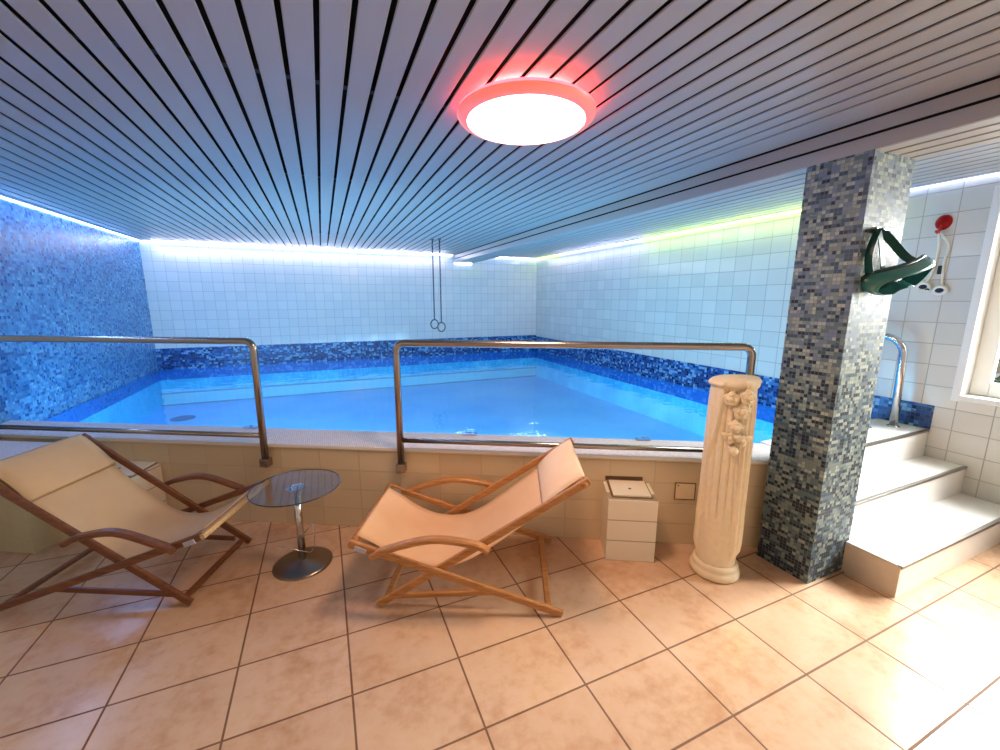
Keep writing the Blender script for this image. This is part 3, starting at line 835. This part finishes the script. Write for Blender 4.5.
# ------------------------------------------------------------------ outside the window
bm = bmesh.new(); rnd = random.Random(3)
for k in range(1500):
    p = Vector((rnd.uniform(0, .5), rnd.uniform(-1.2, 1.2), rnd.uniform(0, 1.15)))
    a = Vector((rnd.uniform(-1, 1), rnd.uniform(-1, 1), rnd.uniform(-1, 1))).normalized()*.045; b_ = Vector((rnd.uniform(-1, 1), rnd.uniform(-1, 1), rnd.uniform(-1, 1))).normalized()*.03
    quad(bm, p-a, p-b_, p+a, p+b_)
e = obj('hedge', bm, plain('hedge_leaves', srgb(52,78,40), .6, nz=.4, nscale=15)); e.location = (4.15, -1.5, 0); tag(e, 'dark green hedge outside the window at the right edge', 'hedge')
bm = bmesh.new(); box(bm, 3.83, 12, -9, 8, -.12, -.001); tag(obj('ground_outside', bm, plain('pale_paving', srgb(190,186,176), .8, nz=.1)), kind='structure')

# ------------------------------------------------------------------ lights
def area(name, loc, rot, sx, sy, col, e, spread=None):
    l = bpy.data.lights.new(name, 'AREA'); l.shape = 'RECTANGLE'; l.size = sx; l.size_y = sy; l.color = col; l.energy = e
    if spread: l.spread = spread
    o = bpy.data.objects.new(name, l); COL.objects.link(o); o.location = loc; o.rotation_euler = rot; return o
def point(name, loc, col, e, r=.1):
    l = bpy.data.lights.new(name, 'POINT'); l.color = col; l.energy = e; l.shadow_soft_size = r
    o = bpy.data.objects.new(name, l); COL.objects.link(o); o.location = loc; return o
area('window_daylight', (XR+.52, (WY0+WY1)/2-.05, 1.72), (0, PI/2-.5, 0), .90, 1.6, (1, .96, .94), 155, math.radians(125))
l = area('ceiling_lamp_light', (LX, LY, ZC-.072), (0, 0, 0), .40, .40, (1, .60, .36), 17); l.data.shape = 'DISK'
area('rear_fill_light', (.4, -3.2, 1.7), (math.radians(75), 0, 0), 2.4, .6, (1, .82, .68), 3)  # unseen warm fill added behind the camera, not a lamp of the room
area('left_wall_led', (XL+.06, 2.6, ZC-.02), (0, math.radians(-25), 0), .02, 3.6, (.28, .50, 1), 10)
area('back_wall_led', (0, YB-.07, ZC-.02), (math.radians(-25), 0, 0), 4.0, .02, (.86, .80, 1), 15)
area('right_wall_led', (XR-.07, 3.1, ZC-.02), (0, math.radians(25), 0), .02, 2.4, (.76, .74, 1), 7)
area('right_wall_green_led', (XR-.07, .7, ZC-.02), (0, math.radians(25), 0), .02, 2.5, (.80, 1, .30), 6)
for k in range(6):
    x = -1.6+k*.72
    o = area('underwater_fill', (x, inner(x)+.03, .22), (PI/2, 0, math.atan2(D.y, D.x)), .45, .12, (.58, .86, 1), 19)  # unseen fill lights behind the coping, added to brighten the pool
sun = bpy.data.lights.new('sun', 'SUN'); sun.energy = 2.0; sun.angle = .02; so = bpy.data.objects.new('sun', sun); COL.objects.link(so); so.rotation_euler = (math.radians(50), 0, math.radians(200))

w = bpy.data.worlds.new('World'); SC.world = w; w.use_nodes = True
nt = w.node_tree; bg = nt.nodes['Background']
sky = nt.nodes.new('ShaderNodeTexSky'); sky.sky_type = 'NISHITA'; sky.sun_disc = False; sky.sun_elevation = math.radians(40)
nt.links.new(sky.outputs[0], bg.inputs[0]); bg.inputs[1].default_value = .25

# ------------------------------------------------------------------ camera
F, YAW, PIT, ROLL = 408.63, 0.40612, -0.18411, 0.00186
cam = bpy.data.cameras.new('Camera'); co = bpy.data.objects.new('Camera', cam); COL.objects.link(co)
cam.sensor_fit = 'HORIZONTAL'; cam.sensor_width = 36; cam.lens = F/1000*36; cam.clip_start = .02
fw = Vector((math.sin(YAW)*math.cos(PIT), math.cos(YAW)*math.cos(PIT), math.sin(PIT)))
r = Vector((math.cos(YAW), -math.sin(YAW), 0)); u = r.cross(fw)
r2 = r*math.cos(ROLL)+u*math.sin(ROLL); u2 = r2.cross(fw)
m = Matrix((r2, u2, -fw)).transposed().to_4x4(); m.translation = Vector((-.0022, -2.2404, 1.4097))
co.matrix_world = m
SC.camera = co
SC.view_settings.view_transform = 'Standard'
SC.view_settings.look = 'None'
SC.view_settings.exposure = 0.1
